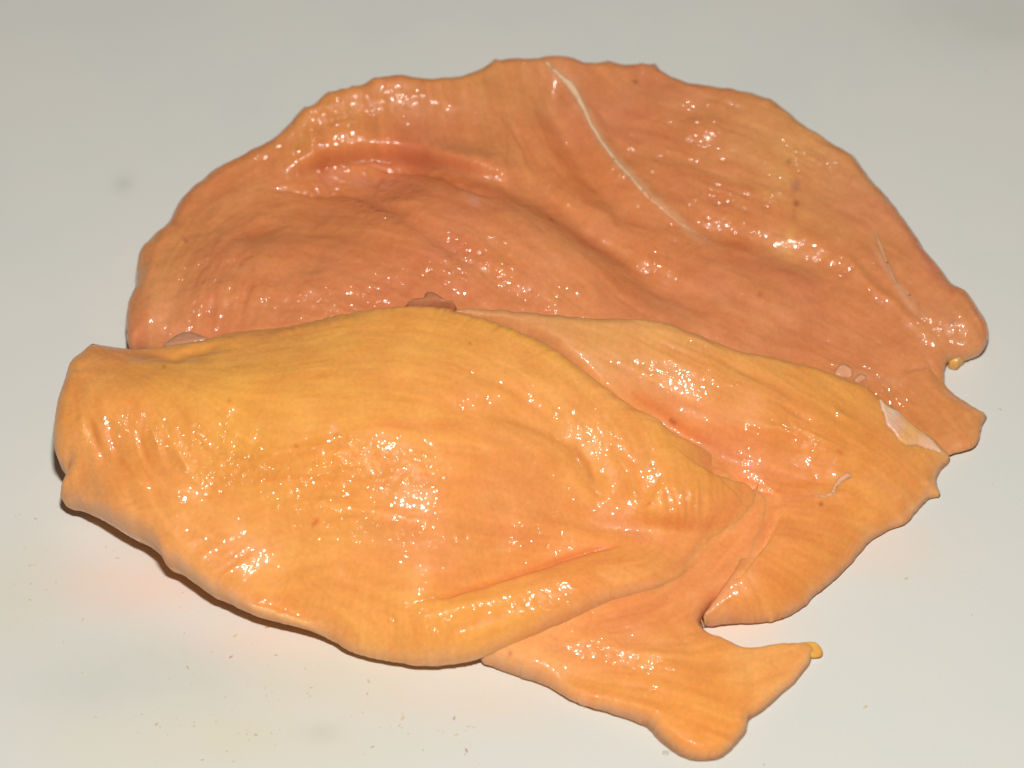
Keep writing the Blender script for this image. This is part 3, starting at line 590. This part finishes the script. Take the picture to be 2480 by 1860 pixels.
OUTER_H = [(300,960,28.5),(300,1100,21.5),(400,1040,26.5),(500,980,31),(500,1110,24.3),(500,1190,22),(700,1000,33),(700,1110,28),(700,1200,25.8),(700,1310,18.6),(900,1040,34),(900,1140,29),(900,1230,26.5),(900,1340,19.3),(1100,1090,30.5),(1100,1240,25.3),(1100,1350,18.6),(600,1290,19.2),(600,1400,15.8),(800,1420,15.6),(1000,1420,16.8),(1250,1220,21),
 (215,870,24.5),(250,850,22.5),(340,870,23),(200,960,26),(170,1050,22),(185,1110,19),(250,1000,27),(400,920,28.5),(550,860,28.5),(700,840,30.5),(850,800,33),(1000,790,34.5),(1150,800,34.5),(1250,840,33.5),(1350,890,31.5),
 (800,960,34),(1000,940,35),(1200,940,34),(1400,960,28.5),(1500,1010,25.5),(1600,1070,22.5),(1700,1110,18.5),(1780,1170,15),(1800,1220,13),(1650,1200,17),(1500,1120,21.5),
 (180,1190,13),(250,1200,19.5),(1300,1080,26),(350,1270,18.5),(450,1330,17.5),
 (1350,1200,18.5),(1450,1250,14.5),(1200,1320,16.2),(1350,1320,13.6),(1500,1330,12),(1620,1290,11),(1720,1290,10.5),(700,1480,8.5),(850,1520,9),(1000,1530,11),(1100,1530,11.5),
 (1250,1480,12.5),(1400,1430,13),(1550,1390,12),(1640,1355,10.6),(1835,1202,10),(1802,1156,12.2),(1745,1120,14.6),(1680,1085,17.4),(1775,1298,9.0),(1716,1352,9.0),(1658,1402,9.6)]
OUTER_F = [
 ('step', [(1845,1205),(1825,1245),(1765,1267),(1690,1274),(1620,1268),(1560,1250),(1520,1225)][::-1], 7, 2.6, 70),
 ('ridge', [(1560,1190),(1650,1215),(1760,1200)], 45, 1.0),
 ('ridge', [(900,1520),(1050,1500),(1200,1460),(1350,1415),(1500,1375),(1650,1330)], 34, 2.2),
 ('crease', [(960,1470),(1080,1440),(1200,1405),(1320,1365),(1430,1335),(1540,1318)], 10, 1.5),
 ('ridge', [(1000,1440),(1200,1385),(1400,1325)], 24, -1.1),
 ('ridge', [(170,1150),(230,1180),(320,1200),(430,1215)], 26, -1.6), ('step', [(160,1150),(230,1175),(320,1195),(430,1205),(520,1190)], 12, 1.2, 60),
 ('ridge', [(215,1020),(235,1080),(265,1130)], 12, -1.0),
 ('ridge', [(190,1010),(200,1070)], 14, .7),
 ('ridge', [(262,1000),(275,1070),(300,1130)], 10, -.8),
 ('ridge', [(330,1020),(350,1100),(380,1160)], 9, -.6),('ridge', [(365,1030),(385,1100)], 8, .7),('ridge', [(410,1060),(435,1110),(460,1150)], 9, .6),('ridge', [(390,1080),(420,1150)], 8, -.6),
 ('ridge', [(440,1000),(500,1080),(560,1140)], 10, .5),('ridge', [(530,1030),(620,1080),(690,1110)], 10, .6),
 ('ridge', [(560,1150),(680,1120),(800,1140),(930,1150)], 18, -1.0),('ridge', [(600,1120),(720,1090),(860,1100)], 16, .9),
 ('ridge', [(660,1240),(780,1230),(900,1255),(1100,1290)], 26, 1.3),('ridge', [(560,1200),(700,1190),(850,1200),(980,1215)], 22, -1.0),
 ('ridge', [(1020,1000),(1180,990),(1330,1030),(1440,1100)], 34, -1.7),
 ('ridge', [(1370,1060),(1420,1140),(1465,1215)], 20, -1.8),('ridge', [(1480,1080),(1530,1150),(1540,1220)], 14, -1.0),('ridge', [(1150,1090),(1300,1100),(1360,1160)], 24, .9),
 ('ridge', [(1000,1300),(1100,1330),(1300,1280),(1420,1260)], 30, .7),('ridge', [(1170,1350),(1280,1330)], 26, .7),
 ('ridge', [(1100,1220),(1250,1230),(1400,1240)], 18, -.8),
 ('ridge', [(1300,1230),(1450,1270),(1640,1300)], 24, -.9),
 ('ridge', [(1220,900),(1330,930),(1440,990)], 22, .6),('ridge', [(1120,900),(1230,940),(1320,990)], 16, -.6),
 ('ridge', [(300,845),(420,862),(560,838)], 12, -1.2),('ridge', [(230,860),(300,880),(380,890)], 10, .6),
 ('crease', [(1710,1400),(1640,1415),(1560,1440)], 5, .2),
]
Y1 = (228,164,78)
OUTER_C = [(200,880,(208,138,88)),(170,980,(216,144,86)),(160,1080,(222,154,96)),(240,1000,(222,146,80)),(170,1190,(228,154,112)),(230,1230,(228,154,108)),(330,890,(214,146,84)),(450,920,(224,162,80)),(600,950,(226,168,80)),(800,880,(224,164,80)),(950,800,(216,152,76)),
 (700,820,(208,146,84)),(1100,830,(222,160,76)),(1200,850,(222,164,92)),(1350,920,(222,164,92)),(1000,920,(224,160,86)),(1150,990,(220,148,78)),(1300,1000,(222,148,84)),(1000,1050,(228,160,78)),(800,1020,(228,166,76)),(600,1080,(228,162,74)),(400,1050,(226,156,70)),
 (350,1150,(222,142,72)),(450,1220,(226,150,82)),(350,1260,(226,156,104)),(500,1330,(228,152,92)),(600,1250,(228,152,78)),(750,1200,(228,152,82)),(900,1180,(228,150,82)),(1100,1130,(224,146,78)),(1300,1130,(224,150,90)),(1450,1020,(224,160,90)),(1550,1060,(224,156,84)),
 (1500,1170,(220,146,80)),(1650,1180,(226,156,76)),(1780,1180,(224,148,80)),(1000,1290,(230,154,100)),(800,1320,(230,156,88)),(650,1400,(230,158,80)),(600,1470,(230,160,100)),(800,1480,(230,156,84)),(900,1440,(230,150,80)),(1150,1300,(230,148,96)),(1350,1250,(228,144,94)),(1450,1290,(222,134,86)),
 (1600,1300,(222,138,92)),(1740,1300,(224,146,94)),(1800,1260,(224,140,88)),(1300,1330,(228,144,90)),(950,1570,(232,164,84)),(1100,1560,(232,164,76)),(1250,1480,(232,160,76)),(1400,1430,(230,158,80)),(1550,1390,(228,152,90)),(1680,1340,(224,142,90)),(400,1320,(230,168,124)),(850,1560,(232,168,110))]
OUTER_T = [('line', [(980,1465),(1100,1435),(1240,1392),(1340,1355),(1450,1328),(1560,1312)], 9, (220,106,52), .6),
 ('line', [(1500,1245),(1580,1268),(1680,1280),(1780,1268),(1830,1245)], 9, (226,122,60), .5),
 ('line', [(1150,1000),(1220,1010),(1300,1040),(1390,1080),(1430,1150),(1460,1200)], 10, (206,124,60), .45),
 ('line', [(1380,1060),(1420,1110),(1440,1180)], 7, (190,110,56), .4),
 ('line', [(260,1040),(285,1110),(330,1160)], 7, (222,124,50), .5),('line', [(340,1040),(362,1130)], 6, (222,128,54), .4),('line', [(215,1000),(250,1090)], 7, (222,120,56), .5),
 ('line', [(560,1165),(700,1150),(860,1165),(1000,1180)], 10, (220,130,60), .35),('line', [(900,1020),(1050,1030),(1150,1020)], 12, (222,130,66), .35),
 ('spot', [(757,1270),(766,1262)], 5, (206,50,36), .8),('spot', [(815,1050),(817,1052)], 5, (206,90,80), .6),('spot', [(806,1030),(812,1044)], 8, (236,180,140), .5),
 ('spot', [(396,889),(397,890)], 5, (196,110,10), .9),('spot', [(716,1083),(717,1084)], 5, (206,110,10), .9),('spot', [(556,973),(557,974)], 3.5, (190,110,30), .8),('spot', [(1140,830),(1141,831)], 4, (180,100,30), .7),
 ('spot', [(1818,1166),(1820,1170)], 4, (110,50,15), .9),('spot', [(1572,1227),(1573,1228)], 4, (150,80,30), .7),
 ('line', [(160,1180),(200,1230),(300,1285),(400,1352),(520,1438),(640,1492)], 16, (234,186,154), .75),('line', [(640,1492),(760,1525),(850,1572),(960,1600)], 10, (234,182,146), .55),
 ('line', [(200,850),(250,850),(330,860),(420,850)], 14, (198,120,80), .5),('line', [(480,830),(640,806),(800,776),(930,752)], 10, (184,116,70), .55),  # far ridge: shade of the side turned from the flash, painted brown
 ('line', [(1040,770),(1180,784),(1290,830),(1400,895),(1500,965)], 9, (230,160,60), .5),
 ('line', [(1410,1220),(1460,1240),(1560,1300),(1660,1320)], 20, (230,144,110), .4),('line', [(1640,1050),(1740,1110),(1830,1185)], 12, (228,136,70), .4)]
OUTER_R = [(200,1060,50,50,.9),(300,1040,60,40,.8),(400,1050,60,60,.8),(470,1050,70,70,.8),(560,1080,110,60,1.0),(560,1150,120,40,.9),(700,1130,100,30,1.0),(830,1120,80,50,1.0),(930,1140,100,50,1.0),(1000,1170,60,50,.9),
 (660,1180,60,40,.8),(740,1240,80,50,1.1),(880,1290,120,30,1.3),(1000,1300,90,25,1.3),(1090,1310,60,25,1.2),(1220,1330,50,40,1.0),(1320,1280,50,60,.9),(1060,1500,80,40,.9),(1300,1460,110,25,1.0),(1130,1380,60,50,.3),(990,1540,60,30,.6),
 (1150,900,90,60,.5),(1280,890,50,30,.7),(1350,1180,60,40,.4),(1680,1230,90,35,.9),(1600,1210,50,40,.8),(1400,1030,80,50,.35),(860,1070,70,40,.5),(300,1200,80,50,.4)]
OUTER_FL = [(180,900,95),(150,1050,90),(250,870,20),(300,1060,70),(420,1060,65),(350,1200,40),(400,920,-8),(600,1080,30),(700,900,-8),(1000,850,5),(1200,880,30),(700,1180,-20),(900,1150,5),(1000,1280,-5),(600,1300,-20),(450,1350,40),(800,1400,20),
 (850,1570,80),(950,1580,90),(1080,1560,80),(1200,1480,-15),(1400,1430,-18),(1300,1330,-18),(1300,1100,15),(1500,1100,50),(1650,1200,88),(1780,1200,88),(1550,1320,-12),(1700,1330,-30),(1150,1200,0)]
ob, hO = slab('outer_muscle', OUTER, OUTER_H, M_FLESH, ff_, w=3.4, w2=9.0, rough=1.5, feats=OUTER_F, cols=OUTER_C, tints=OUTER_T, ripples=OUTER_R, base_rip=.10, flow=OUTER_FL, fib=.02, lump=.5, seed=91, colsig=75, pleat=.6, mean=(235,163,91), even=.6, pale=.4, ripk=1.1, tintk=.85,
              strands=[(300,870,140,40,2.2),(960,1585,170,40,1.6),(1660,1220,110,60,1.6),(230,1230,90,50,1.2),(450,1120,120,60,.8),(640,800,300,25,2.0)],
              blend=[(hI, [(1760,1112),(1800,1140),(1842,1178),(1852,1225),(1826,1262)], 62, 20), (hT, [(1826,1266),(1780,1308),(1720,1358)], 82, 30)])

# scraps of membrane and fat on the front fillet
SC = [(2129,966,.15),(2150,985,.15),(2179,1001,.15),(2223,1040,.15),(2262,1070,.1),(2290,1104,.1),(2270,1094,.1),(2245,1088,.1),(2222,1080,.1),(2195,1080,.15),(2176,1066,.15),(2162,1046,.15),(2146,1030,.15),(2142,1010,.15),(2134,990,.15)]
slab('membrane_scrap', SC, None, M_SKIN, ff_, w=.6, w2=.5, pitch=.2, rough=1.2, cols=[(2150,990,(228,190,160)),(2170,1030,(230,178,156)),(2215,1045,(234,170,90)),(2230,1062,(230,178,150)),(2270,1090,(234,190,160))], colsig=20, seed=111, drape=hI, base_rip=.1, fib=.02, lump=.3)
slab('membrane_scrap', ribbon([(1975,1202,3),(2000,1203,5),(2017,1194,7),(2024,1176,10),(2036,1162,14),(2052,1152,15),(2064,1153,7)]), None, M_SKIN, ff_, w=.5, w2=.3, pitch=.2, rough=.8,
     cols=[(0,0,(230,172,132))], seed=112, drape=hI, base_rip=.1, fib=.01, lump=.2)
slab('fat_tip', [(1926,1562,1.6),(1950,1555,1.6),(1974,1555,1.4),(1987,1566,1.2),(1994,1582,1.0),(1986,1592,1.0),(1962,1592,1.1),(1940,1582,1.4)],
     [(1945,1568,2.2),(1968,1568,2.1),(1980,1583,1.7),(1955,1584,2.0)], M_FAT, ff_, w=1.4, w2=1.2, pitch=.2, rough=1.0, cols=[(0,0,(232,170,84))], flow=[(1960,1570,20)], seed=113, swell=False, base_rip=.2, fib=.01, lump=.2)
# torn ends sticking up behind the far rim, shade put into their brown
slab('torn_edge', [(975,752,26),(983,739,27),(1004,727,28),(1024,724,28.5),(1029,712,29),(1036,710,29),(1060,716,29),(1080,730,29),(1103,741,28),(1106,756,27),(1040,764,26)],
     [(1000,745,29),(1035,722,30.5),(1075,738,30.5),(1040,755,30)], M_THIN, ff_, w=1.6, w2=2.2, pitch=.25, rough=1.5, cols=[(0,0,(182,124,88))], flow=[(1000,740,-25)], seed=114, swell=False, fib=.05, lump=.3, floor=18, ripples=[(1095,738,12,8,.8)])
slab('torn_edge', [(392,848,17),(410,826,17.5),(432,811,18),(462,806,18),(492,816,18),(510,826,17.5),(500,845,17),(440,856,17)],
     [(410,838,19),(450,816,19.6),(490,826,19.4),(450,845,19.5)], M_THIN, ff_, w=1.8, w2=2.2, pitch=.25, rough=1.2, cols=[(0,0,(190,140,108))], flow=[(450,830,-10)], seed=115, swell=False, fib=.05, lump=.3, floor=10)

# ------------------------------------------------------------------ small things on the worktop
def dome(cx, cy, rx, ry, h, ang, seg=16, rings=5, seed=0):
    rnd = random.Random(seed); wob = [1 + .12 * rnd.uniform(-1, 1) for _ in range(seg)]; v = [(cx, cy, h)]; f3 = []
    ca, sa = math.cos(ang), math.sin(ang)
    for r in range(1, rings + 1):
        a = r / rings * math.pi / 2
        for k in range(seg):
            t = 2 * math.pi * k / seg; x = rx * math.sin(a) * math.cos(t) * wob[k]; y = ry * math.sin(a) * math.sin(t) * wob[k]
            v.append((cx + x * ca - y * sa, cy + x * sa + y * ca, h * math.cos(a) + .01))
    for k in range(seg): f3.append((0, 1 + k, 1 + (k + 1) % seg, 1 + (k + 1) % seg))
    for r in range(rings - 1):
        for k in range(seg):
            a = 1 + r * seg + k; b = 1 + r * seg + (k + 1) % seg; f3.append((a, a + seg, b + seg, b))
    return v, f3
def dome_object(name, parts, mat):
    V = []; Fq = []
    for v, f in parts:
        b = len(V); V += v; Fq += [tuple(i + b for i in q) for q in f]
    me = bpy.data.meshes.new(name)
    me.from_pydata([(x * MM, y * MM, z * MM) for x, y, z in V], [], [tuple(dict.fromkeys(q)) for q in Fq]); me.update()
    me.polygons.foreach_set('use_smooth', [True] * len(me.polygons)); me.materials.append(mat)
    o = bpy.data.objects.new(name, me); C.objects.link(o); return o

m_w, nt, b_, N_, L_ = nodes('clear_liquid')
b_.inputs['Base Color'].default_value = (.74, .68, .58, 1); b_.inputs['Roughness'].default_value = .05; b_.inputs['Transmission Weight'].default_value = .25; b_.inputs['IOR'].default_value = 1.33
p = unproj(1612, 1824, 0)
d = dome_object('liquid_drop', [dome(p[0], p[1], .75, .6, .35, .2, 20, 6, 4)], m_w)
d['label'] = 'tiny clear drop of liquid on the worktop below the tip of the bottom flap'; d['category'] = 'drop'

rnd = random.Random(7); crumbs = []
clusters = [(500,1400,420,230,34),(420,1700,380,130,55),(900,1780,420,60,26),(60,1250,60,260,26),(1150,1760,200,60,18),(2300,1500,160,300,9),(2250,350,200,260,4),(80,500,120,300,5)]
spots = [(87,1257),(75,1370),(73,1453),(200,1502),(455,1617),(200,1630),(180,1105),(335,1330),(285,1352),(2421,992),(1780,1720),(2194,1402),(2095,1713),(2388,171),(1850,1852),(1955,1400),
         (975,1740),(1100,1740),(990,1778),(1105,1780),(1130,1818),(648,1519),(570,1540),(890,1680),(893,1650),(155,1235),(620,1780),(470,1760),(658,1776),(380,1755),(550,1820),(565,1845)]
def outside(px, py):
    return (not (250 < px < 2400 and 150 < py < 1100)) and not (py < 1260 + (px - 150) * .52 and px < 1100) and not (px > 1000 and py < 1650 and px < 2350) and not (px > 1150 and py < 1850 and px < 1990)
allp = [(x, y, 1.25) for x, y in spots]
for cx, cy, sx, sy, n in clusters:
    for _ in range(n):
        x = rnd.gauss(cx, sx * .6); y = rnd.gauss(cy, sy * .6)
        if outside(x, y) and 3 < x < 2477 and y < 1870: allp.append((x, y, rnd.uniform(.35, .9)))
lots = [[], []]
for i, (x, y, s_) in enumerate(allp):
    q = unproj(x, y, 0); r = .22 * s_ * rnd.uniform(.8, 1.3)
    lots[0 if rnd.random() < .8 else 1].append(dome(q[0], q[1], r * rnd.uniform(1, 2.4), r * .8, .08 + .1 * s_ * rnd.random(), rnd.uniform(0, 3.1), 8, 3, i))
o = dome_object('meat_crumbs', lots[0], plain('ochre_crumb', (.68, .56, .36), .5)); o['kind'] = 'stuff'; o['label'] = 'tiny ochre crumbs of meat and dried juice scattered over the worktop'; o['category'] = 'crumbs'
o = dome_object('meat_specks', lots[1], plain('brown_speck', (.56, .36, .20), .5)); o['kind'] = 'stuff'; o['label'] = 'tiny darker red brown specks scattered over the worktop'; o['category'] = 'specks'
